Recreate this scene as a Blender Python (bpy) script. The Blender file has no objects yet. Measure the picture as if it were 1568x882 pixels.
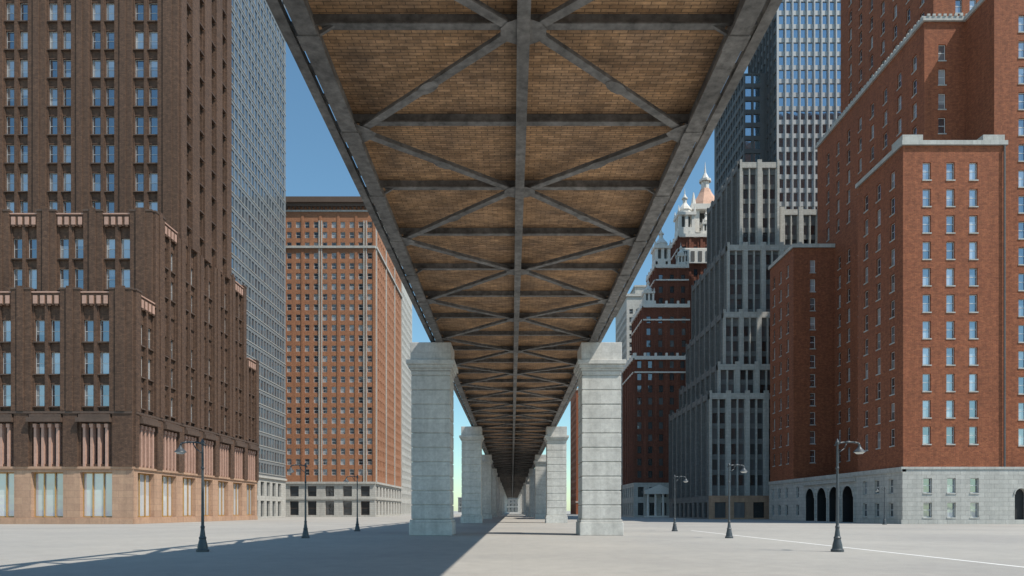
import bpy, math, random
from mathutils import Vector
random.seed(4)
sc=bpy.context.scene

# ---------------------------------------------------------------- mesh builder
class MB:
    def __init__(s): s.v=[];s.f=[];s.m=[];s.r=[]
    def quad(s,a,b,c,d,m,r=0.0):
        n=len(s.v); s.v+=[a,b,c,d]; s.f.append((n,n+1,n+2,n+3)); s.m.append(m); s.r.append(r)
    def poly(s,pts,m,r=0.0):
        n=len(s.v); s.v+=list(pts); s.f.append(tuple(range(n,n+len(pts)))); s.m.append(m); s.r.append(r)
    def hexa(s,p,m,skip=()):
        n=len(s.v); s.v+=p
        F=[(0,3,2,1),(4,5,6,7),(0,1,5,4),(1,2,6,5),(2,3,7,6),(3,0,4,7)]
        r=random.random()
        for i,f in enumerate(F):
            if i in skip: continue
            s.f.append(tuple(n+k for k in f)); s.m.append(m); s.r.append(r)
    def box(s,x0,x1,y0,y1,z0,z1,m,skip=()):
        s.hexa([(x0,y0,z0),(x1,y0,z0),(x1,y1,z0),(x0,y1,z0),(x0,y0,z1),(x1,y0,z1),(x1,y1,z1),(x0,y1,z1)],m,skip)
    def frus(s,cx,cy,z0,z1,r0,r1,n,m,cap=True,rot=0.0):
        k=len(s.v)
        for z,r in((z0,r0),(z1,r1)):
            for i in range(n):
                a=2*math.pi*(i+rot)/n; s.v.append((cx+r*math.cos(a),cy+r*math.sin(a),z))
        for i in range(n):
            j=(i+1)%n; s.f.append((k+i,k+j,k+n+j,k+n+i)); s.m.append(m); s.r.append(0.5)
        if cap:
            s.f.append(tuple(k+n+i for i in range(n))); s.m.append(m); s.r.append(0.5)
    def beam(s,a,b,w,h,m):
        a=Vector(a);b=Vector(b);d=(b-a).normalized()
        up=Vector((0,0,1)) if abs(d.z)<0.9 else Vector((0,1,0))
        sx=d.cross(up).normalized(); u=sx.cross(d).normalized()
        p=[]
        for q in(a,b):
            for (i,j) in((-1,-1),(1,-1),(1,1),(-1,1)):
                p.append(tuple(q+sx*(i*w/2)+u*(j*h/2)))
        s.hexa(p,m)
    def obj(s,name,mats,parent=None,smooth=False,bevel=0):
        me=bpy.data.meshes.new(name); me.from_pydata(s.v,[],s.f)
        for m in mats: me.materials.append(m)
        me.polygons.foreach_set('material_index',s.m)
        at=me.attributes.new('rnd','FLOAT','FACE'); at.data.foreach_set('value',s.r)
        if smooth: me.polygons.foreach_set('use_smooth',[True]*len(s.f))
        me.update()
        o=bpy.data.objects.new(name,me); sc.collection.objects.link(o)
        if parent: o.parent=parent
        if bevel:
            b=o.modifiers.new('bevel','BEVEL'); b.width=bevel; b.segments=2; b.limit_method='ANGLE'
        return o

class Wall:
    """axis-aligned wall; u is the absolute world X (front) or Y (side)"""
    def __init__(s,kind,pos):
        s.k=kind; s.p=pos
    def P(s,u,z,d):
        if s.k=='F': return (u,s.p+d,z)       # faces -Y
        if s.k=='R': return (s.p-d,u,z)       # faces +X
        if s.k=='L': return (s.p+d,u,z)       # faces -X
        if s.k=='B': return (u,s.p-d,z)       # faces +Y
def wquad(mb,F,u0,u1,z0,z1,d,m,r=0.0):
    mb.quad(F.P(u0,z0,d),F.P(u1,z0,d),F.P(u1,z1,d),F.P(u0,z1,d),m,r)
def wbox(mb,F,u0,u1,z0,z1,d0,d1,m):
    P=F.P
    mb.hexa([P(u0,z0,d0),P(u1,z0,d0),P(u1,z0,d1),P(u0,z0,d1),P(u0,z1,d0),P(u1,z1,d0),P(u1,z1,d1),P(u0,z1,d1)],m,skip=(4,))
def facade(mb,F,u0,u1,z0,z1,cols,rows,rec=.25,sp=0.0,mw=0,mg=1,mf=None,ms=None,fw=.09,rail=True,sill=0,msill=None,vm=False):
    cols=sorted(c for c in cols if c[0]>u0+.05 and c[1]<u1-.05)
    rows=[r for r in rows if r[0]>z0+.05 and r[1]<z1-.05]
    P=F.P
    if ms is None: ms=mw
    prev=u0
    for a,b in cols:
        wquad(mb,F,prev,a,z0,z1,0,mw); prev=b
        vp=z0
        if sp>0:
            mb.quad(P(a,z0,0),P(a,z0,sp),P(a,z1,sp),P(a,z1,0),mw)
            mb.quad(P(b,z0,0),P(b,z0,sp),P(b,z1,sp),P(b,z1,0),mw)
        for r0,r1 in rows:
            wquad(mb,F,a,b,vp,r0,sp,ms); vp=r1
            mb.quad(P(a,r0,sp),P(a,r0,rec),P(a,r1,rec),P(a,r1,sp),ms)
            mb.quad(P(b,r0,sp),P(b,r0,rec),P(b,r1,rec),P(b,r1,sp),ms)
            mb.quad(P(a,r0,sp),P(b,r0,sp),P(b,r0,rec),P(a,r0,rec),ms)
            mb.quad(P(a,r1,sp),P(b,r1,sp),P(b,r1,rec),P(a,r1,rec),ms)
            rr=random.random()
            if mf is not None:
                zm=r0+(r1-r0)*random.choice((.35,.5,.5,.5,.65))
                wquad(mb,F,a,b,r0,zm,rec,mg,rr); wquad(mb,F,a,b,zm,r1,rec,mg,min(1,max(0,rr+random.uniform(-.45,.35))))
                d=rec-.05
                wquad(mb,F,a,a+fw,r0,r1,d,mf); wquad(mb,F,b-fw,b,r0,r1,d,mf)
                wquad(mb,F,a+fw,b-fw,r1-fw,r1,d,mf); wquad(mb,F,a+fw,b-fw,r0,r0+fw,d,mf)
                if rail:
                    zm=(r0+r1)/2; wquad(mb,F,a+fw,b-fw,zm-fw*.4,zm+fw*.4,d,mf)
                if vm:
                    um=(a+b)/2; wquad(mb,F,um-fw*.4,um+fw*.4,r0+fw,r1-fw,d+.004,mf)
            else:
                wquad(mb,F,a,b,r0,r1,rec,mg,rr)
            if sill:
                wbox(mb,F,a-.08,b+.08,r0-.16,r0-.003,-sill,sp,mw if msill is None else msill)
        wquad(mb,F,a,b,vp,z1,sp,ms)
    wquad(mb,F,prev,u1,z0,z1,0,mw)
def rowset(z0,pitch,h,n): return [(z0+i*pitch,z0+i*pitch+h) for i in range(n)]
def colset(cs,w): return [(c-w/2,c+w/2) for c in cs]
def frange(a,b,st):
    r=[];x=a
    while x<b: r.append(x); x+=st
    return r
def shell(mb,x0,x1,y0,y1,z0,z1,mw,faces,mroof=None):
    if 'F' in faces: mb.quad((x0,y0,z0),(x1,y0,z0),(x1,y0,z1),(x0,y0,z1),mw)
    if 'B' in faces: mb.quad((x0,y1,z0),(x1,y1,z0),(x1,y1,z1),(x0,y1,z1),mw)
    if 'L' in faces: mb.quad((x0,y0,z0),(x0,y1,z0),(x0,y1,z1),(x0,y0,z1),mw)
    if 'R' in faces: mb.quad((x1,y0,z0),(x1,y1,z0),(x1,y1,z1),(x1,y0,z1),mw)
    mb.quad((x0,y0,z1),(x1,y0,z1),(x1,y1,z1),(x0,y1,z1),mw if mroof is None else mroof)
def arch(mb,F,u0,u1,z0,zs,z1,a,b,dep,mw,mg,n=10,md=None):
    P=F.P; r=(b-a)/2; c=(a+b)/2
    if md is None: md=mw
    wquad(mb,F,u0,a,z0,z1,0,mw); wquad(mb,F,b,u1,z0,z1,0,mw)
    pts=[(c-r*math.cos(math.pi*i/n),zs+r*math.sin(math.pi*i/n)) for i in range(n+1)]
    for (ua,za),(ub,zb) in zip(pts,pts[1:]):
        mb.quad(P(ua,za,0),P(ub,zb,0),P(ub,z1,0),P(ua,z1,0),mw)
        mb.quad(P(ua,za,0),P(ub,zb,0),P(ub,zb,dep),P(ua,za,dep),md)
    for u in(a,b): mb.quad(P(u,z0,0),P(u,z0,dep),P(u,zs,dep),P(u,zs,0),md)
    mb.poly([P(a,z0,dep),P(b,z0,dep)]+[P(u,z,dep) for u,z in reversed(pts)],mg,.1)
    for (ua,za),(ub,zb) in zip(pts,pts[1:]):
        k=1.18
        q=lambda u,z:(c+(u-c)*k, zs+(z-zs)*k)
        ua2,za2=q(ua,za);ub2,zb2=q(ub,zb)
        mb.hexa([P(ua,za,-.12),P(ub,zb,-.12),P(ub,zb,0),P(ua,za,0),P(ua2,za2,-.12),P(ub2,zb2,-.12),P(ub2,zb2,0),P(ua2,za2,0)],mw)

# ---------------------------------------------------------------- materials
def newmat(name):
    m=bpy.data.materials.new(name); m.use_nodes=True
    nt=m.node_tree; b=nt.nodes['Principled BSDF']
    return m,nt,b
def N(nt,t,**k):
    n=nt.nodes.new(t)
    for a,v in k.items(): setattr(n,a,v)
    return n
def ramp(nt,fac,c0,c1,p0=0.0,p1=1.0):
    r=N(nt,'ShaderNodeValToRGB'); r.color_ramp.elements[0].position=p0; r.color_ramp.elements[1].position=p1
    r.color_ramp.elements[0].color=(*c0,1); r.color_ramp.elements[1].color=(*c1,1)
    nt.links.new(fac,r.inputs[0]); return r.outputs[0]
def mixc(nt,a,b,f,mode='MULTIPLY'):
    m=N(nt,'ShaderNodeMix',data_type='RGBA',blend_type=mode)
    if isinstance(f,float): m.inputs[0].default_value=f
    else: nt.links.new(f,m.inputs[0])
    for s,i in((a,6),(b,7)):
        if isinstance(s,tuple): m.inputs[i].default_value=(*s,1)
        else: nt.links.new(s,m.inputs[i])
    return m.outputs[2]
def wallcoord(nt):
    g=N(nt,'ShaderNodeNewGeometry'); s=N(nt,'ShaderNodeSeparateXYZ'); nt.links.new(g.outputs['Position'],s.inputs[0])
    a=N(nt,'ShaderNodeMath',operation='ADD'); nt.links.new(s.outputs[0],a.inputs[0]); nt.links.new(s.outputs[1],a.inputs[1])
    c=N(nt,'ShaderNodeCombineXYZ'); nt.links.new(a.outputs[0],c.inputs[0]); nt.links.new(s.outputs[2],c.inputs[1])
    return g.outputs['Position'],c.outputs[0]
def noise(nt,vec,scale,detail=6,rough=.6,sc3=None):
    n=N(nt,'ShaderNodeTexNoise'); n.inputs['Scale'].default_value=scale; n.inputs['Detail'].default_value=detail; n.inputs['Roughness'].default_value=rough
    if sc3:
        mp=N(nt,'ShaderNodeMapping'); mp.inputs['Scale'].default_value=sc3; nt.links.new(vec,mp.inputs[0]); vec=mp.outputs[0]
    nt.links.new(vec,n.inputs['Vector']); return n.outputs['Fac']
def masonry(name,c1,c2,mortar,bw=.5,bh=.17,ms=.02,var=.38,rough=.9,bump=.4,streak=.14):
    m,nt,b=newmat(name)
    pos,wc=wallcoord(nt)
    br=N(nt,'ShaderNodeTexBrick'); br.inputs['Scale'].default_value=1; br.inputs['Brick Width'].default_value=bw; br.inputs['Row Height'].default_value=bh
    br.inputs['Mortar Size'].default_value=ms; br.inputs['Color1'].default_value=(*c1,1); br.inputs['Color2'].default_value=(*c2,1); br.inputs['Mortar'].default_value=(*mortar,1)
    br.inputs['Mortar Smooth'].default_value=.3
    nt.links.new(wc,br.inputs['Vector'])
    n1=noise(nt,pos,2.2,8,.8); n2=noise(nt,pos,.06,4,.6); n3=noise(nt,pos,1.0,5,.6,(1.4,1.4,.09))
    c=mixc(nt,br.outputs['Color'],ramp(nt,n1,(1-var,)*3,(1+var*.7,)*3,.33,.67),1.0)
    c=mixc(nt,c,ramp(nt,n2,(1-var*.25,)*3,(1+var*.15,)*3,.35,.65),1.0)
    c=mixc(nt,c,ramp(nt,n3,(1-streak,)*3,(1.04,)*3,.3,.6),1.0)
    nt.links.new(c,b.inputs['Base Color']); b.inputs['Roughness'].default_value=rough
    bp=N(nt,'ShaderNodeBump'); bp.inputs['Strength'].default_value=bump; bp.inputs['Distance'].default_value=.04
    ad=N(nt,'ShaderNodeMath',operation='SUBTRACT'); nt.links.new(n1,ad.inputs[0]); nt.links.new(br.outputs['Fac'],ad.inputs[1])
    nt.links.new(ad.outputs[0],bp.inputs['Height']); nt.links.new(bp.outputs[0],b.inputs['Normal'])
    return m
def rough_mat(name,c,var=.25,rough=.7,scale=3,metal=0.0,bump=.2):
    m,nt,b=newmat(name); g=N(nt,'ShaderNodeNewGeometry')
    n1=noise(nt,g.outputs['Position'],scale,8,.65); n2=noise(nt,g.outputs['Position'],scale*.12,4)
    o=mixc(nt,c,ramp(nt,n1,(1-var,)*3,(1+var,)*3,.3,.7),1.0)
    o=mixc(nt,o,ramp(nt,n2,(1-var*.6,)*3,(1+var*.4,)*3,.35,.65),1.0)
    nt.links.new(o,b.inputs['Base Color']); b.inputs['Roughness'].default_value=rough; b.inputs['Metallic'].default_value=metal
    bp=N(nt,'ShaderNodeBump'); bp.inputs['Strength'].default_value=bump; bp.inputs['Distance'].default_value=.02
    nt.links.new(n1,bp.inputs['Height']); nt.links.new(bp.outputs[0],b.inputs['Normal'])
    return m
def glass(name,dark,light,gloss=.35,p0=.35,p1=.9,tint=(.87,.92,1)):
    m,nt,b=newmat(name)
    a=N(nt,'ShaderNodeAttribute',attribute_name='rnd')
    c=ramp(nt,a.outputs['Fac'],dark,light,p0,p1)
    nt.links.new(c,b.inputs['Base Color']); b.inputs['Roughness'].default_value=.5
    gl=N(nt,'ShaderNodeBsdfGlossy'); gl.inputs['Color'].default_value=(*tint,1); gl.inputs['Roughness'].default_value=.06
    g=N(nt,'ShaderNodeNewGeometry')
    nn=noise(nt,g.outputs['Position'],.35,2)
    bp=N(nt,'ShaderNodeBump'); bp.inputs['Strength'].default_value=.15; bp.inputs['Distance'].default_value=.2
    nt.links.new(nn,bp.inputs['Height']); nt.links.new(bp.outputs[0],gl.inputs['Normal'])
    mx=N(nt,'ShaderNodeMixShader'); mx.inputs[0].default_value=gloss
    nt.links.new(b.outputs[0],mx.inputs[1]); nt.links.new(gl.outputs[0],mx.inputs[2])
    nt.links.new(mx.outputs[0],nt.nodes['Material Output'].inputs[0])
    return m

M_brown=masonry('brown_brick',(.150,.083,.052),(.10,.055,.036),(.068,.042,.030),var=.42)
M_orange=masonry('orange_brick',(.37,.120,.052),(.27,.080,.036),(.17,.075,.045))
M_orange2=masonry('amber_brick',(.45,.20,.105),(.36,.15,.08),(.30,.17,.10),var=.2)
M_dred=masonry('dark_red_brick',(.25,.085,.05),(.18,.06,.036),(.12,.06,.045))
M_white=masonry('limestone_blocks',(.52,.505,.47),(.45,.44,.41),(.27,.26,.25),bw=1.3,bh=.6,ms=.02,var=.15)
M_wstone=rough_mat('white_terracotta',(.70,.68,.64),.1)
M_pink=masonry('pink_granite',(.50,.32,.215),(.43,.27,.185),(.26,.17,.13),bw=2.0,bh=.9,ms=.015,var=.15)
M_pinkc=rough_mat('pink_terracotta',(.47,.29,.225),.15)
M_brownst=rough_mat('brownstone_trim',(.10,.065,.048),.2)
M_gray=masonry('gray_limestone',(.50,.49,.46),(.44,.43,.40),(.33,.32,.30),bw=1.2,bh=.6,var=.15)
M_dgray=rough_mat('dark_gray_cladding',(.10,.103,.106),.15)
M_void=rough_mat('dark_doorway',(.02,.02,.022),.2)
M_mgray=masonry('shade_toned_gray_limestone',(.19,.192,.188),(.155,.157,.155),(.11,.11,.11),bw=1.2,bh=.6,var=.2)  # gray_limestone darkened: side walls' shade put into the colour; also spandrels, end block
M_metal=rough_mat('aluminium_cladding',(.42,.43,.44),.1,.45)
M_metal2=rough_mat('gray_anodised_frame',(.20,.215,.225),.1,.45)
M_trim=rough_mat('white_window_frame',(.66,.665,.665),.05,.5)
M_amberf=rough_mat('bronze_window_frame',(.46,.27,.09),.15,.45)
M_corn=rough_mat('dark_cornice',(.12,.08,.06),.15)
M_copper=rough_mat('terracotta_roof',(.60,.37,.27),.15)
M_roof=rough_mat('roof_felt',(.10,.10,.10),.2)
G_std=glass('window_glass',(.015,.022,.03),(.46,.49,.51),.33,.3,.85)
G_dark=glass('window_glass_dark',(.010,.012,.014),(.10,.105,.11),.15)
G_blue=glass('curtain_wall_glass',(.02,.04,.06),(.12,.17,.20),.45,.1,.95,(.75,.87,1))
G_gray=glass('tinted_tower_glass',(.03,.042,.052),(.10,.125,.145),.3,.1,.95,(.8,.9,1))
G_shop=glass('shopfront_glass',(.38,.40,.43),(.64,.66,.69),.25,.0,1,(.95,.93,1))

# ---------------------------------------------------------------- left brown stepped tower
def brown_tower():
    mb=MB(); mats=[M_brown,G_std,M_brownst,M_pink,M_pinkc,M_amberf,G_shop,M_roof,M_trim]
    XR=-51.0
    fc=[-56.05-6.6*k for k in range(9)]; fc.sort()
    scn=[95.2+6.35*k for k in range(7)]
    rows=rowset(15.9,4.35,2.95,40)
    def upper(F,u0,u1,z0,z1,cen,crown):
        cen=[c for c in cen if c-1.8>u0+.3 and c+1.8<u1-.3]
        cols=[]
        for c in cen: cols+= [(c-1.78,c-.36),(c+.36,c+1.78)]
        facade(mb,F,u0,u1,z0,z1,cols,rows,rec=.5,sp=.22,mf=8,fw=.07,sill=.12,msill=2)
        edges=[u0]+[x for c in cen for x in(c-1.97,c+1.97)]+[u1]
        for i in range(0,len(edges),2):
            a,b=edges[i],edges[i+1]
            cr=crown((a+b)/2)
            if b-a>.4:
                wbox(mb,F,a+(.003 if i else 0),b,z0,z1+(.9 if cr else 0),-.38,0,0)
                if b-a>2 : wbox(mb,F,a+.9,b-.9,z0,z1+(1.35 if cr else 0),-.55,-.383,0)
                if cr: wbox(mb,F,a-.08,b+.08,z1+.903,z1+1.15,-.46,.3,2)
        for c in cen:
            wbox(mb,F,c-.22,c+.22,z0,z1,-.16,0,0)
            if crown(c):
                wbox(mb,F,c-1.95,c+1.95,z1-1.1,z1+.5,-.2,.5,0)
                for k in range(4):
                    u=c-1.44+k*.96; wbox(mb,F,u-.27,u+.27,z1-.95,z1+.15,-.3,-.203,4)
                    wbox(mb,F,u-.16,u+.16,z1-1.25,z1-.95,-.3,-.203,0)
                wbox(mb,F,c-1.9,c+1.9,z1+.5,z1+.68,-.32,.3,4)
    def podium(F,u0,u1,cen):
        cen=[c for c in cen if c-2.2>u0+.3 and c+2.2<u1-.3]
        facade(mb,F,u0,u1,0,7.7,colset(cen,4.3),[(.9,7.0)],rec=.7,mw=3,mg=6,mf=5,fw=.16,rail=False)
        wbox(mb,F,u0,u1,0,.7,-.12,0,3); wbox(mb,F,u0,u1,7.45,7.75,-.2,0,3)
        for c in cen:
            for k in(-1,1): wbox(mb,F,c+k*.75-.06,c+k*.75+.06,.95,6.95,.5,.66,5)
        cols=colset(cen,4.0)
        facade(mb,F,u0,u1,7.7,15.2,cols,[(8.1,13.7)],rec=.7,mw=0,mg=1)
        for c in cen:
            for k in range(4):
                u=c-1.5+k*1.0; wbox(mb,F,u-.16,u+.16,7.76,13.4,-.2,.6,4)
                wbox(mb,F,u-.24,u+.24,13.0,13.5,-.3,.55,4)
            wbox(mb,F,c-2.3,c+2.3,13.7,14.3,-.85,0,2); wbox(mb,F,c-2.1,c+2.1,14.3,14.75,-.55,0,2)
        e=[u0]+[x for c in cen for x in(c-2.35,c+2.35)]+[u1]
        for i in range(0,len(e),2): wbox(mb,F,e[i],e[i+1],7.76,15.2,-.35,0,0)
        wbox(mb,F,u0,u1,14.85,15.15,-.45,-.353,2)
    F1=Wall('F',92.0); S=Wall('R',XR)
    Tr=lambda c:True
    podium(F1,-115,XR,fc); podium(S,92,136.6,scn)
    upper(F1,-115,XR,15.2,30.6,fc,Tr); upper(S,92,136.6,15.2,30.6,scn,lambda c:c<97 or c>130.5)
    shell(mb,-115,XR,92,136.6,0,30.6,0,'LB',7)
    upper(Wall('F',97.0),-115,XR,30.6,43.3,fc,Tr); upper(S,97,130.2,30.6,43.3,scn,lambda c:c<104 or c>123.5)
    shell(mb,-115,XR,97,130.2,30.6,43.3,0,'LB',7)
    upper(Wall('F',104.5),-115,XR,43.3,160,fc,lambda c:False)
    cs4=[107.2,111.6,116.0,120.3]
    facade(mb,S,104.5,123.2,43.3,160,colset(cs4,1.6),rows,rec=.6,sp=.25,mf=8,fw=.07,sill=.35,msill=2)
    e=[104.5]+[x for c in cs4 for x in(c-.98,c+.98)]+[123.2]
    for i in range(0,len(e),2): wbox(mb,S,e[i],e[i+1],43.3,160,-.4,0,0)
    shell(mb,-115,XR,104.5,123.2,43.3,160,0,'LB',7)
    mb.obj('brown_brick_skyscraper',mats)
brown_tower()

# ---------------------------------------------------------------- left glass tower
def glass_tower():
    mb=MB(); mats=[M_metal2,G_gray,M_dgray,M_gray,G_dark]
    S=Wall('R',-60.0)
    rows=rowset(11,3.3,2.25,60)
    facade(mb,S,138,181,10,185,[(a,a+1.5) for a in frange(138.4,180,1.9)],rows,rec=.15,mw=0,mg=1)
    facade(mb,Wall('F',138),-95,-60,10,185,[(a,a+2.9) for a in frange(-94,-62,3.8)],rows,rec=.2,mw=0,mg=1)
    for z in frange(10.7,185,3.3): wbox(mb,S,138,181,z,z+.12,-.12,0,3)
    facade(mb,S,138,181,0,10,[(a,a+2.4) for a in frange(139,179,4.0)],[(.4,4.2),(5.4,8.8)],rec=.5,mw=3,mg=4)
    facade(mb,Wall('F',138),-95,-60,0,10,[(a,a+2.4) for a in frange(-94,-62,4.0)],[(.4,4.2),(5.4,8.8)],rec=.5,mw=3,mg=4)
    wbox(mb,S,138,181,9.7,10.2,-.4,0,3)
    shell(mb,-95,-60,138,181,0,185,0,'LB')
    mb.obj('glass_office_tower',mats)
glass_tower()

# ---------------------------------------------------------------- centre amber brick building
def amber_building():
    mb=MB(); mats=[M_orange2,G_std,M_trim,M_white,M_corn,M_roof,G_dark]
    F=Wall('F',200.0); S=Wall('R',-40.0); H=92.7
    rows=rowset(12.2,3.02,1.8,25)
    cc=[-41.7-2.62*k for k in range(15)]
    facade(mb,F,-82,-40,10.2,H,colset(cc,1.35),rows,rec=.3,mf=2,fw=.1)
    sc_=[202+2.6*k for k in range(17)]
    facade(mb,S,200,247,10.2,H,colset(sc_,1.3),rows,rec=.3,mf=2,fw=.1)
    for c in(-43.0,-56.1,-69.2):
        for dx in(-.35,.35): wbox(mb,F,c+dx-.16,c+dx+.16,10.2,H-6,-.25,0,3)
    for c in(200.6,216.3,231.9,246.4): wbox(mb,S,c-.3,c+.3,10.2,H-4,-.3,0,3)
    for c in cc[::2]: wbox(mb,F,c+.95,c+1.65,10.2,H-4,-.14,0,0)
    for W_,a,b in((F,-82,-40),(S,200,247)):
        wbox(mb,W_,a,b,78.6,79.3,-.5,0,3); wbox(mb,W_,a,b,H-1.0,H+.6,-1.3,0,4); wbox(mb,W_,a,b,H-2.0,H-1.003,-.8,0,4)
        wbox(mb,W_,a,b,H-3.4,H-2.9,-.3,0,3); wbox(mb,W_,a,b,9.7,10.3,-.5,0,3); wbox(mb,W_,a,b,5.1,5.5,-.3,0,3)
        for u in frange(a+.6,b-.5,1.2): wbox(mb,W_,u-.2,u+.2,H-2.6,H-2.003,-.6,0,4)
    facade(mb,F,-82,-40,0,10.2,colset([-43.0-5.2*k for k in range(8)],2.6),[(.5,4.6),(6,9)],rec=.5,mw=3,mg=6,mf=4,fw=.1)
    facade(mb,S,200,247,0,10.2,colset([203+5.2*k for k in range(9)],2.6),[(.5,4.6),(6,9)],rec=.5,mw=3,mg=6,mf=4,fw=.1)
    shell(mb,-82,-40,200,247,0,H,0,'LB',5)
    mb.obj('amber_brick_apartment_tower',mats)
amber_building()

# ---------------------------------------------------------------- right orange-red brick complex
def orange_complex():
    mb=MB(); mats=[M_orange,G_std,M_trim,M_white,M_gray,M_roof,M_void]
    z0=7.4
    rows=rowset(46.4-3.56*10,3.56,2.35,40)
    def wall(F,a,b,zz0,zz1,cs,w=1.1): facade(mb,F,a,b,zz0,zz1,colset(cs,w),rows,rec=.28,mf=2,fw=.09,sill=.08,msill=4)
    def cap(x0,x1,y0,y1,z,h=.9,o=.28,m=4): mb.box(x0-o,x1+o,y0-o,y1+o,z+.003,z+h,m)
    wall(Wall('F',92),52.7,66.4,z0,51,[55.9,59.1,62.2]); wall(Wall('L',52.7),92,104,z0,51,[94.6,98.2,101.6])
    shell(mb,52.7,66.4,92,104,z0,51,0,'B',5)
    cap(52.7,66.4,92,104,51,.6); mb.box(52.55,55.3,91.85,94.5,51.6,52.4,4); mb.box(63.4,66.3,91.85,94.5,51.6,52.4,4)
    wall(Wall('L',60.4),104,128,z0,51,[106.5,110.5,114.5,118.5,122.5,126])
    wall(Wall('F',127.8),52.7,60.4,z0,51,[56.3],1.0); wall(Wall('L',52.7),127.8,139.4,z0,51,[130.5,134,137.3])
    shell(mb,52.7,95,127.8,139.4,z0,51,0,'B',5)
    cap(52.7,60.1,127.8,139.4,51,.7)
    wall(Wall('F',100),60.4,66.4,51,73.4,[63.0]); wall(Wall('L',60.4),100,135,51,73.4,[102.5,106.5,110.5,114.5,118.5,122.5,126.5,130.5])
    shell(mb,60.4,95,100,135,51,73.4,0,'B',5); cap(60.4,95,100,135,73.4,.6,.35)
    wall(Wall('F',94),66.4,95,z0,73.4,[70.3,77,81,85,89]); wall(Wall('L',66.4),94,100,51,73.4,[])
    shell(mb,66.4,95,94,104,z0,73.4,0,'B',5); mb.box(66.1,95.3,93.65,99.6,73.403,74.0,4)
    for u in frange(60.6,95,.8):
        y=99.65 if u<66.3 else 93.65
        mb.box(u,u+.4,y-.1,y+.1,74.003,74.3,4)
    for u in frange(100,135,.9): mb.box(60.06,60.25,u,u+.45,74.003,74.3,4)
    wall(Wall('F',110),67.9,95,73.4,112,[72,74.3,80.2,82.5,88,90.4]); wall(Wall('L',67.9),110,141,73.4,112,[113,117,121,125,129,133,137])
    shell(mb,67.9,95,110,141,73.4,112,0,'B',5)
    wbox(mb,Wall('L',67.9),110,141,z0,73.4,0,.1,0)
    B=Wall('F',91.8)
    facade(mb,B,52.5,66.6,0,z0,colset([55.9,59.1,62.2],1.15),[(.9,2.9),(4.2,6.2)],rec=.35,mw=3,mg=1,mf=2,sill=.08)
    arch(mb,B,66.6,70.2,0,4.0,z0,67.6,69.2,.5,3,6)
    facade(mb,B,70.2,95,0,z0,colset([74,78,82],1.15),[(.9,2.9),(4.2,6.2)],rec=.35,mw=3,mg=1,mf=2,sill=.08)
    L=Wall('L',52.5)
    facade(mb,L,91.8,104.5,0,z0,colset([94.6,98.2,101.6],1.2),[(.9,2.9),(4.2,6.2)],rec=.35,mw=3,mg=1,mf=2,sill=.08)
    for k in range(4):
        a=104.5+k*4.5; arch(mb,L,a,a+4.5,0,4.0,z0,a+.55,a+3.95,2.0,3,6,12,6)
        wbox(mb,L,a-.14,a+.14,0,5.6,-.2,0,3)
    wbox(mb,L,104.2,122.8,6.3,6.75,-.3,0,3)
    facade(mb,L,122.5,139.4,0,z0,colset([125.5,130.5,134,137.3],1.2),[(.9,2.9),(4.2,6.2)],rec=.35,mw=3,mg=1,mf=2)
    wbox(mb,B,52.3,95,z0-.003,z0+.3,-.1,.5,4); wbox(mb,L,91.8,139.4,z0-.35,z0+.3,-.15,.5,4); wbox(mb,B,52.3,95,0,.6,-.12,0,3)
    shell(mb,52.5,95,91.8,139.4,0,z0,3,'RB',5)
    mb.quad((95,92,z0),(95,139,z0),(95,139,110),(95,92,110),0)
    mb.box(66.15,66.32,91.7,91.86,z0+.3,50.9,5)
    mb.obj('orange_brick_setback_building',mats)
orange_complex()

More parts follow.
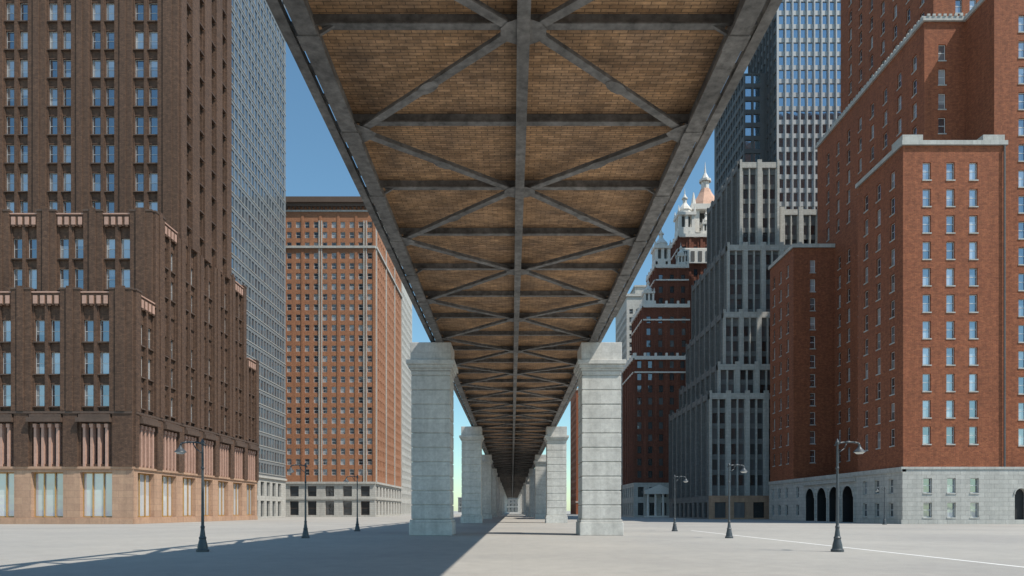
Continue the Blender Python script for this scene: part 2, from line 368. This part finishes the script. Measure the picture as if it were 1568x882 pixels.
# ---------------------------------------------------------------- gray stepped skyscraper
def gray_stepped():
    mb=MB(); mats=[M_gray,G_std,M_dgray,M_metal,G_blue,M_pink,M_roof,G_dark,M_mgray]
    rows=rowset(7.2,3.3,2.2,60)
    def wall(F,a,b,z0,z1,mw=0,mg=7):
        n=max(1,round((b-a)/4.2)); p=(b-a)/n; cols=[]
        for i in range(n):
            c=a+p*(i+.5); cols+=[(c-1.45,c-.18),(c+.18,c+1.45)]
        facade(mb,F,a,b,z0,z1,cols,rows,rec=.5,sp=.3,ms=8,mw=mw,mg=mg)
        for i in range(n+1):
            c=a+p*i; lo=max(a,c-.5); hi=min(b,c+.5); wbox(mb,F,lo,hi,z0,z1+.9,-.35,0,mw)
        for i in range(n):
            c=a+p*(i+.5); wbox(mb,F,c-.1,c+.1,z0,z1,-.12,0,mw)
        wbox(mb,F,a,b,z1-.9,z1+.35,-.22,.3,mw)
    def tier(x0,x1,y0,y1,z0,z1):
        wall(Wall('F',y0),x0,x1,z0,z1); wall(Wall('L',x0),y0+.4,y1,z0,z1,8,7)  # left side takes the darker limestone, with its shade in the colour
        shell(mb,x0,x1,y0,y1,z0,z1,0,'RB',6); mb.quad((x0,y0,z0),(x0,y0+.4,z0),(x0,y0+.4,z1),(x0,y0,z1),0)
    tier(41.9,70,145,181,5,26.4)
    tier(44.6,70,148,181,26.4,33.2)
    tier(46.4,70,150,181,33.2,45.1)
    tier(47.9,72,152,181,45.1,60.6)
    tier(52.0,61,156,181,60.6,81)
    tier(54.5,72,160,184,60.6,72)
    F=Wall('F',172); L=Wall('L',58.4)
    facade(mb,L,172,197,60.6,112,[(a,a+1.6) for a in frange(172.5,195.5,2.1)],rows,rec=.3,mw=2,mg=4)
    facade(mb,F,58.4,64,60.6,112,[(a,a+1.6) for a in frange(58.8,62.3,2.1)],rows,rec=.3,mw=2,mg=4)
    shell(mb,58.4,64,172,197,60.6,112,2,'B',6)
    F=Wall('F',165); L=Wall('L',64.0); z1=131
    cols=[(a,a+1.25) for a in frange(64.5,88,1.75)]
    facade(mb,F,64,90,50,z1,cols,rows,rec=.25,mw=3,mg=4)
    for a,b in cols: wbox(mb,F,b+.12,b+.38,50,z1,-.4,0,3)
    colsL=[(a,a+1.6) for a in frange(165.6,183,2.1)]
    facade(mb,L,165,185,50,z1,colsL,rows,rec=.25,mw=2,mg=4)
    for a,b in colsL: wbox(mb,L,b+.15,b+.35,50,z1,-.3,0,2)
    shell(mb,64,90,165,185,50,z1,3,'RB',6)
    B=Wall('F',144.8)
    facade(mb,B,41.7,70,0,5,[(a,a+2.4) for a in frange(43,68,4.1)],[(.3,3.6)],rec=.4,mw=5,mg=7)
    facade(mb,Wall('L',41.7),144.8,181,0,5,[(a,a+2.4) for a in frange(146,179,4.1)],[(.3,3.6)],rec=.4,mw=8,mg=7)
    shell(mb,41.7,70,144.8,181,0,5,0,'RB',6)
    mb.obj('gray_stepped_skyscraper',mats)
gray_stepped()

# ---------------------------------------------------------------- dark red towers with turrets
def red_turret():
    mb=MB(); mats=[M_dred,G_dark,M_trim,M_white,M_copper,M_roof,M_wstone]
    rows=rowset(11,3.4,1.9,40)
    def wall(F,a,b,z0,z1):
        n=max(1,round((b-a)/3.2)); p=(b-a)/n
        facade(mb,F,a,b,z0,z1,[(a+p*(i+.5)-.6,a+p*(i+.5)+.6) for i in range(n)],rows,rec=.4,sp=.2)
        for i in range(n+1): wbox(mb,F,max(a,a+p*i-.35),min(b,a+p*i+.35),z0,z1,-.25,0,0)
        wbox(mb,F,a,b,z1-.5,z1+.5,-.45,.3,6); wbox(mb,F,a,b,z1-4.2,z1-3.8,-.35,0,6)
        for i in range(n+1):
            u=min(max(a+p*i,a+.3),b-.3); wbox(mb,F,u-.3,u+.3,z1+.5,z1+1.4,-.3,.3,6)
    def tier(x0,x1,y0,y1,z0,z1):
        wall(Wall('F',y0),x0,x1,z0,z1); wall(Wall('L',x0),y0,y1,z0,z1); shell(mb,x0,x1,y0,y1,z0,z1,0,'RB',5)
    tier(34,49,190,209,9.6,44.3); tier(49,66,192,215,9.6,44.3)
    tier(37.2,50.5,194,211,44.3,60); tier(41.8,51.5,199,211,60,73); tier(49.8,60,204,216,44.3,84)
    tier(51.5,66,208,222,44.3,72)
    def lantern(cx,cy,z,w,h,dome=False):
        mb.box(cx-w,cx+w,cy-w,cy+w,z,z+h*.16,6)
        for i in(-1,0,1):
            for j in(-1,0,1):
                if i==0 and j==0: continue
                mb.box(cx+i*w*.78-w*.18,cx+i*w*.78+w*.18,cy+j*w*.78-w*.18,cy+j*w*.78+w*.18,z+h*.16,z+h*.45,6)
        mb.box(cx-w*.5,cx+w*.5,cy-w*.5,cy+w*.5,z+h*.16,z+h*.45,5)
        mb.box(cx-w*1.12,cx+w*1.12,cy-w*1.12,cy+w*1.12,z+h*.45,z+h*.52,6)
        for i in(-1,1):
            for j in(-1,1): mb.frus(cx+i*w*.95,cy+j*w*.95,z+h*.52,z+h*.68,w*.16,w*.03,6,6)
        zz=z+h*.52
        if dome: prof=[(1.0,0),(.86,.07),(.6,.16),(.38,.24),(.27,.30)]
        else: prof=[(.75,0),(.72,.1),(.82,.105),(.66,.17),(.4,.24),(.24,.29)]
        for (r0,a),(r1,b) in zip(prof,prof[1:]): mb.frus(cx,cy,zz+a*h,zz+b*h,r0*w*1.05,r1*w*1.05,8,4 if dome else 6,True,.5)
        t=zz+prof[-1][1]*h
        mb.frus(cx,cy,t,t+h*.10,w*.24,w*.24,8,6); mb.frus(cx,cy,t+h*.10,t+h*.13,w*.36,w*.36,8,6); mb.frus(cx,cy,t+h*.13,t+h*.22,w*.28,w*.08,8,6); mb.frus(cx,cy,t+h*.22,t+h*.38,w*.07,.02,8,6)
    # corner lanterns and the big roof lantern
    lantern(43.9,201.0,73.5,2.3,10.5); lantern(52.2,206.3,84.5,2.5,12.5); lantern(60.2,212.8,83,5.2,23,True)
    lantern(39.0,195.6,60.5,1.5,7); lantern(49.6,200.6,73.5,1.2,6); lantern(58.4,205.6,84.5,1.3,7); lantern(63.4,209.6,82,1.3,7)
    mb.box(50.0,59.8,203.0,203.74,75.5,79.5,6)
    for k in range(4): mb.box(51+k*2.2,52.1+k*2.2,202.9,202.99,76,79,5)
    mb.box(55,65.4,207.9,217.8,72,83,0); mb.box(54.7,65.7,207.6,218.1,79.5,81,6)
    B=Wall('F',189.8)
    facade(mb,B,33.8,66,0,9.6,[(a,a+1.6) for a in frange(35,64,3.2)],[(.5,4.0),(5.6,8.4)],rec=.5,mw=3,mg=1)
    facade(mb,Wall('L',33.8),189.8,209.2,0,9.6,[(a,a+1.6) for a in frange(191,207,3.2)],[(.5,4.0),(5.6,8.4)],rec=.5,mw=3,mg=1)
    shell(mb,33.8,66,189.8,215,0,9.6,3,'RB',5)
    for k in range(4): mb.frus(37.5+k*2.1,188.4,.4,6.4,.35,.3,12,6)
    mb.box(36.6,44.7,187.7,189.75,6.4,7.3,6); mb.box(36.6,44.7,187.7,189.75,0,.4,6)
    mb.poly([(36.6,187.7,7.3),(44.7,187.7,7.3),(40.65,187.7,9.0)],6)
    mb.quad((36.6,187.7,7.3),(40.65,187.7,9.0),(40.65,189.75,9.0),(36.6,189.75,7.3),6)
    mb.quad((44.7,187.7,7.3),(40.65,187.7,9.0),(40.65,189.75,9.0),(44.7,189.75,7.3),6)
    mb.obj('dark_red_turreted_building',mats)
red_turret()

def plain_tower(name,x0,x1,y0,y1,H,side,mw,mg,mt,cp,cw,rp,rh,base=6.0,parapet=1.0,step=0):
    mb=MB(); mats=[mw,mg,mt,M_roof,M_trim]
    cols=[(a,a+cw) for a in frange(x0+cp*.4,x1-cw-.4,cp)]; cols2=[(a,a+cw) for a in frange(y0+cp*.4,y1-cw-.4,cp)]
    rows=rowset(base+1,rp,rh,int((H-base-2)/rp))
    facade(mb,Wall('F',y0),x0,x1,0,H,cols,[(.6,base-1)]+rows,rec=.35,ms=0,mf=4,fw=.08)
    xs=x0 if side=='L' else x1
    facade(mb,Wall(side,xs),y0,y1,0,H,cols2,[(.6,base-1)]+rows,rec=.35,mf=4,fw=.08)
    shell(mb,x0,x1,y0,y1,0,H,0,('R' if side=='L' else 'L')+'B',3)
    mb.box(x0-.4,x1+.4,y0-.4,y1+.4,H+.003,H+parapet,2); mb.box(x0-.25,x1+.25,y0-.25,y0-.003,base-.3,base+.3,2)
    if step: mb.box(x0+4,x1-4,y0+4,y1-4,H+parapet,H+parapet+step,0); mb.box(x0+3.6,x1-3.6,y0+3.6,y1-3.6,H+parapet+step,H+parapet+step+.6,2)
    mb.obj(name,mats)
plain_tower('gray_office_block',44,62,262,290,84,'L',M_gray,G_dark,M_white,2.6,1.4,3.2,1.9,step=4)
plain_tower('pale_office_block',-70,-46.5,285,318,100,'R',M_gray,G_std,M_white,2.6,1.5,3.3,2.0)
plain_tower('red_brick_block',31,52,330,362,60,'L',M_orange,G_dark,M_white,3.0,1.4,3.4,2.0)
plain_tower('cream_stone_block',-60,-38,372,400,26,'R',M_white,G_dark,M_white,3.0,1.5,3.6,2.1)
plain_tower('end_of_street_block',-60,60,760,790,16,'L',M_mgray,G_dark,M_gray,4.0,1.8,4,2.4)

# ---------------------------------------------------------------- bridge
M_steel=rough_mat('weathered_steel',(.165,.158,.15),.55,.62,3.2,0.0,.6)
M_pier=masonry('pier_stone',(.62,.605,.57),(.56,.545,.515),(.38,.37,.35),bw=1.6,bh=1.02,ms=.006,var=.22,bump=.3,streak=.16)
def soffit_mat():
    m,nt,b=newmat('brick_jack_arch_soffit')
    g=N(nt,'ShaderNodeNewGeometry'); pos=g.outputs['Position']
    br=N(nt,'ShaderNodeTexBrick'); br.inputs['Scale'].default_value=1; br.inputs['Brick Width'].default_value=.42; br.inputs['Row Height'].default_value=.13
    br.inputs['Mortar Size'].default_value=.012; br.inputs['Color1'].default_value=(.58,.39,.24,1); br.inputs['Color2'].default_value=(.37,.24,.14,1); br.inputs['Mortar'].default_value=(.20,.145,.10,1)
    nt.links.new(pos,br.inputs['Vector'])
    n1=noise(nt,pos,.55,8,.7); n2=noise(nt,pos,3,8,.8); n4=noise(nt,pos,1.0,5,.7,(.35,3.5,1))
    c=mixc(nt,br.outputs['Color'],ramp(nt,n1,(.60,.60,.64),(1.25,1.17,1.06),.35,.65),1.0)
    c=mixc(nt,c,ramp(nt,n2,(.66,.66,.66),(1.25,1.2,1.15),.35,.65),1.0)
    c=mixc(nt,c,ramp(nt,n4,(.78,.76,.74),(1.15,1.13,1.1),.35,.65),1.0)
    nt.links.new(c,b.inputs['Base Color']); b.inputs['Roughness'].default_value=.9
    bp=N(nt,'ShaderNodeBump'); bp.inputs['Strength'].default_value=.6; bp.inputs['Distance'].default_value=.03; bp.invert=True
    nt.links.new(br.outputs['Fac'],bp.inputs['Height']); nt.links.new(bp.outputs[0],b.inputs['Normal'])
    return m
M_soff=soffit_mat()
root=bpy.data.objects.new('elevated_railway_bridge',None); sc.collection.objects.link(root)
CX=.3; Y0,Y1=-63.1,665.9; SP=4.5; ZS=14.8
def bridge():
    st=MB(); dk=MB()
    dk.box(CX-5.8,CX+5.8,Y0,Y1,ZS,15.5,0)
    dk.obj('deck_slab',[M_soff],root)
    for s in(-1,1):
        def xb(a,b,z0,z1):
            xa,xc=sorted((CX+s*a,CX+s*b)); st.box(xa,xc,Y0,Y1,z0,z1,0)
        xb(5.32,5.82,14.07,14.12); xb(5.5,5.58,14.12,ZS-.003)
        xb(5.34,5.38,14.12,14.26); xb(5.76,5.82,14.12,14.6)
        xb(6.02,6.3,14.25,14.32); xb(6.24,6.3,14.32,14.62)
        xb(6.02,6.07,14.32,14.46)
        xb(5.45,5.75,18.6,18.95)
        xb(5.55,5.62,15.5,16.4)
    nb=int((Y1-Y0)/SP)+1
    for i in range(nb):
        y=17.9+SP*(i-18)
        cen=((i-18)%2==0)
        st.box(CX-5.5,CX+5.5,y-.04,y+.04,14.54,ZS-.003,0)
        st.box(CX-5.3,CX+5.3,y-.12,y+.12,14.49,14.54,0)
        for s in(-1,1):
            xa,xc=sorted((CX+s*5.823,CX+s*6.02))
            st.box(xa,xc,y-.3,y+.3,14.33,14.42,0); st.box(xa,xc,y+1.3,y+1.8,14.36,14.40,0); st.box(xa,xc,y+2.7,y+3.2,14.36,14.40,0)
            st.beam((CX+s*5.6,y,15.0),(CX+s*5.6,y,18.7),.22,.22,0)
            if i<nb-1:
                a=(CX+s*5.6,y,15.7);b=(CX+s*5.6,y+SP,18.7);c=(CX+s*5.6,y,18.7);d=(CX+s*5.6,y+SP,15.7)
                if i%2: st.beam(a,b,.25,.25,0)
                else: st.beam(c,d,.25,.25,0)
            xa,xc=sorted((CX+s*5.28,CX+s*5.86)); st.box(xa,xc,y-.28,y+.28,14.04,14.067,0)
            st.beam((CX+s*5.35,y,14.3),(CX+s*4.7,y,14.7),.09,.09,0)
            if i<nb-1:
                p=(CX+s*.2 if cen else CX+s*5.36); q=(CX+s*5.36 if cen else CX+s*.2)
                za=14.40 if cen else 14.22; zb=14.22 if cen else 14.40
                A=Vector((p,y,za)); B=Vector((q,y+SP,zb))
                st.beam(A,B,.26,.05,0); st.beam(A+Vector((0,0,.1)),B+Vector((0,0,.1)),.09,.15,0)
                mid=(A+B)/2; d=(B-A).normalized(); n=Vector((-d.y,d.x,0)).normalized()
                pts=[tuple(mid+d*(.42*math.cos(2*math.pi*k/12))+n*(.21*math.sin(2*math.pi*k/12))+Vector((0,0,-.04))) for k in range(12)]
                st.poly(pts,0)
        if cen:
            st.poly([(CX+.62*math.cos(t),y+.5*math.sin(t),14.345) for t in [math.pi/6*k+math.pi/12 for k in range(12)]],0)
        else:
            for s in(-1,1):
                st.poly([(CX+s*5.36,y-.6,14.17),(CX+s*4.95,y-.3,14.17),(CX+s*4.75,y,14.17),(CX+s*4.95,y+.3,14.17),(CX+s*5.36,y+.6,14.17)],0)
    st.box(CX-.17,CX+.17,Y0,Y1,14.26,14.31,0); st.box(CX-.05,CX+.05,Y0,Y1,14.31,ZS-.002,0)
    st.box(CX-.165,CX-.12,Y0,Y1,14.31,14.45,0); st.box(CX+.12,CX+.165,Y0,Y1,14.31,14.45,0)
    st.obj('steel_truss_framework',[M_steel],root)
bridge()
def pier(cx,y0):
    mb=MB(); cy=y0+1.5
    def b(w,z0,z1): mb.box(cx-w/2,cx+w/2,cy-w/2,cy+w/2,z0,z1,0)
    b(3.15,0,.95); b(3.02,.95,1.15); b(2.68,1.15,11.7)
    z=1.2
    for k in range(10):
        b(2.86-random.random()*.03,z,z+.98); z+=1.045
    b(2.86,11.66,11.95); b(3.0,11.97,12.15); b(3.25,12.15,12.4); b(3.5,12.4,12.72); b(2.95,12.72,14.03)
    return mb.obj('stone_bridge_pier',[M_pier],None,bevel=.035)
for k in range(-1,13):
    y=49.5*k if k!=0 else -4.0
    for cx in(CX-6.2,CX+6.2): pier(cx,y)

# ---------------------------------------------------------------- lamps
M_lamp=rough_mat('painted_cast_iron',(.07,.08,.09),.2,.45,8,.2,.1)
M_lens=rough_mat('lamp_lens',(.6,.6,.58),.05,.3)
def lamp(x,y,s):
    mb=MB()
    prof=[(0,.27),(.10,.27),(.14,.22),(.3,.20),(.55,.14),(.62,.16),(.68,.12),(1.0,.08),(1.1,.095),(1.16,.065),(3.6,.05),(3.66,.08),(3.74,.05),(4.66,.042),(4.70,.07),(4.80,.08),(4.88,.045),(4.96,.01)]
    for (a,r0),(b,r1) in zip(prof,prof[1:]): mb.frus(0,0,a,b,r0,r1,12,0,False)
    arm=[(-.12,4.66),(0,4.74),(.3,4.80),(.7,4.80),(.92,4.76),(.97,4.66)]
    for (a,b),(c,d) in zip(arm,arm[1:]): mb.beam((s*a,0,b),(s*c,0,d),.06,.07,0)
    mb.beam((0,0,4.30),(s*.30,0,4.52),.035,.035,0); mb.beam((s*.30,0,4.52),(s*.42,0,4.78),.035,.035,0)
    sh=[(4.66,.045),(4.58,.07),(4.50,.13),(4.40,.235),(4.36,.25)]
    for (a,r0),(b,r1) in zip(sh,sh[1:]): mb.frus(s*.97,0,b,a,r1,r0,16,0,False)
    mb.frus(s*.97,0,4.29,4.365,.13,.22,16,1,False); mb.frus(s*.97,0,4.28,4.29,.02,.13,16,1,False)
    o=mb.obj('street_lamp',[M_lamp,M_lens],smooth=True); o.location=(x,y,0)
for y in(29.9,44.8,59.8): lamp(-13.55,y,-1); lamp(14.25,y,1)
lamp(48.3,88.5,-1)

# ---------------------------------------------------------------- ground
def ground_mat():
    m,nt,b=newmat('plaza_concrete')
    g=N(nt,'ShaderNodeNewGeometry'); pos=g.outputs['Position']
    n1=noise(nt,pos,.08,6,.6); n2=noise(nt,pos,1.3,8,.7); n3=noise(nt,pos,25,4,.7)
    c=mixc(nt,(.385,.370,.345),ramp(nt,n1,(.88,.88,.89),(1.08,1.07,1.05),.35,.65),1.0)
    c=mixc(nt,c,ramp(nt,n2,(.90,.90,.90),(1.06,1.06,1.06),.3,.7),1.0)
    c=mixc(nt,c,ramp(nt,n3,(.84,.84,.84),(1.14,1.14,1.14),.3,.7),1.0)
    br=N(nt,'ShaderNodeTexBrick'); br.offset=0; br.inputs['Scale'].default_value=1; br.inputs['Brick Width'].default_value=6; br.inputs['Row Height'].default_value=6
    br.inputs['Mortar Size'].default_value=.012; br.inputs['Color1'].default_value=(1,1,1,1); br.inputs['Color2'].default_value=(.98,.98,.98,1); br.inputs['Mortar'].default_value=(.92,.92,.92,1)
    nt.links.new(pos,br.inputs['Vector']); c=mixc(nt,c,br.outputs['Color'],1.0)
    nt.links.new(c,b.inputs['Base Color']); b.inputs['Roughness'].default_value=.85
    bp=N(nt,'ShaderNodeBump'); bp.inputs['Strength'].default_value=.3; bp.inputs['Distance'].default_value=.01; nt.links.new(n3,bp.inputs['Height']); nt.links.new(bp.outputs[0],b.inputs['Normal'])
    return m
mb=MB(); mb.quad((-3000,-1500,0),(3000,-1500,0),(3000,4500,0),(-3000,4500,0),0); mb.obj('ground',[ground_mat()])
M_kerb=rough_mat('white_road_paint',(.80,.80,.78),.08)
mb=MB(); mb.quad((16.2,-40,.004),(16.42,-40,.004),(16.42,62,.004),(16.2,62,.004),0); mb.obj('road_line_marking',[M_kerb])

# ---------------------------------------------------------------- light, sky, camera
K2=.32
d=Vector((-.6,K2,-1))
sun=bpy.data.lights.new('sun','SUN'); sun.energy=4.8; sun.angle=math.radians(.5); sun.color=(1,.93,.82)
so=bpy.data.objects.new('sun',sun); sc.collection.objects.link(so); so.rotation_euler=d.to_track_quat('-Z','Y').to_euler()
w=bpy.data.worlds.new('World'); sc.world=w; w.use_nodes=True
nt=w.node_tree; bg=nt.nodes['Background']; sky=nt.nodes.new('ShaderNodeTexSky'); sky.sky_type='NISHITA'; sky.sun_disc=False
sky.sun_elevation=math.atan2(1,math.hypot(.6,K2)); sky.sun_rotation=math.atan2(.6,-K2)
sky.air_density=1.1; sky.dust_density=.3; sky.ozone_density=2.0
tint=nt.nodes.new('ShaderNodeMix'); tint.data_type='RGBA'; tint.blend_type='MULTIPLY'; tint.inputs[0].default_value=1.0
tint.inputs[7].default_value=(.80,1.03,1.0,1)
nt.links.new(sky.outputs[0],tint.inputs[6]); nt.links.new(tint.outputs[2],bg.inputs[0]); bg.inputs[1].default_value=.15
cam=bpy.data.cameras.new('camera'); cam.lens=24; cam.sensor_width=36; cam.shift_y=.2175; cam.clip_end=8000; cam.clip_start=.1
co=bpy.data.objects.new('camera',cam); sc.collection.objects.link(co); co.location=(0,0,1.8); co.rotation_euler=(math.pi/2,0,0); sc.camera=co
sc.view_settings.view_transform='Standard'; sc.view_settings.look='None'; sc.view_settings.exposure=0
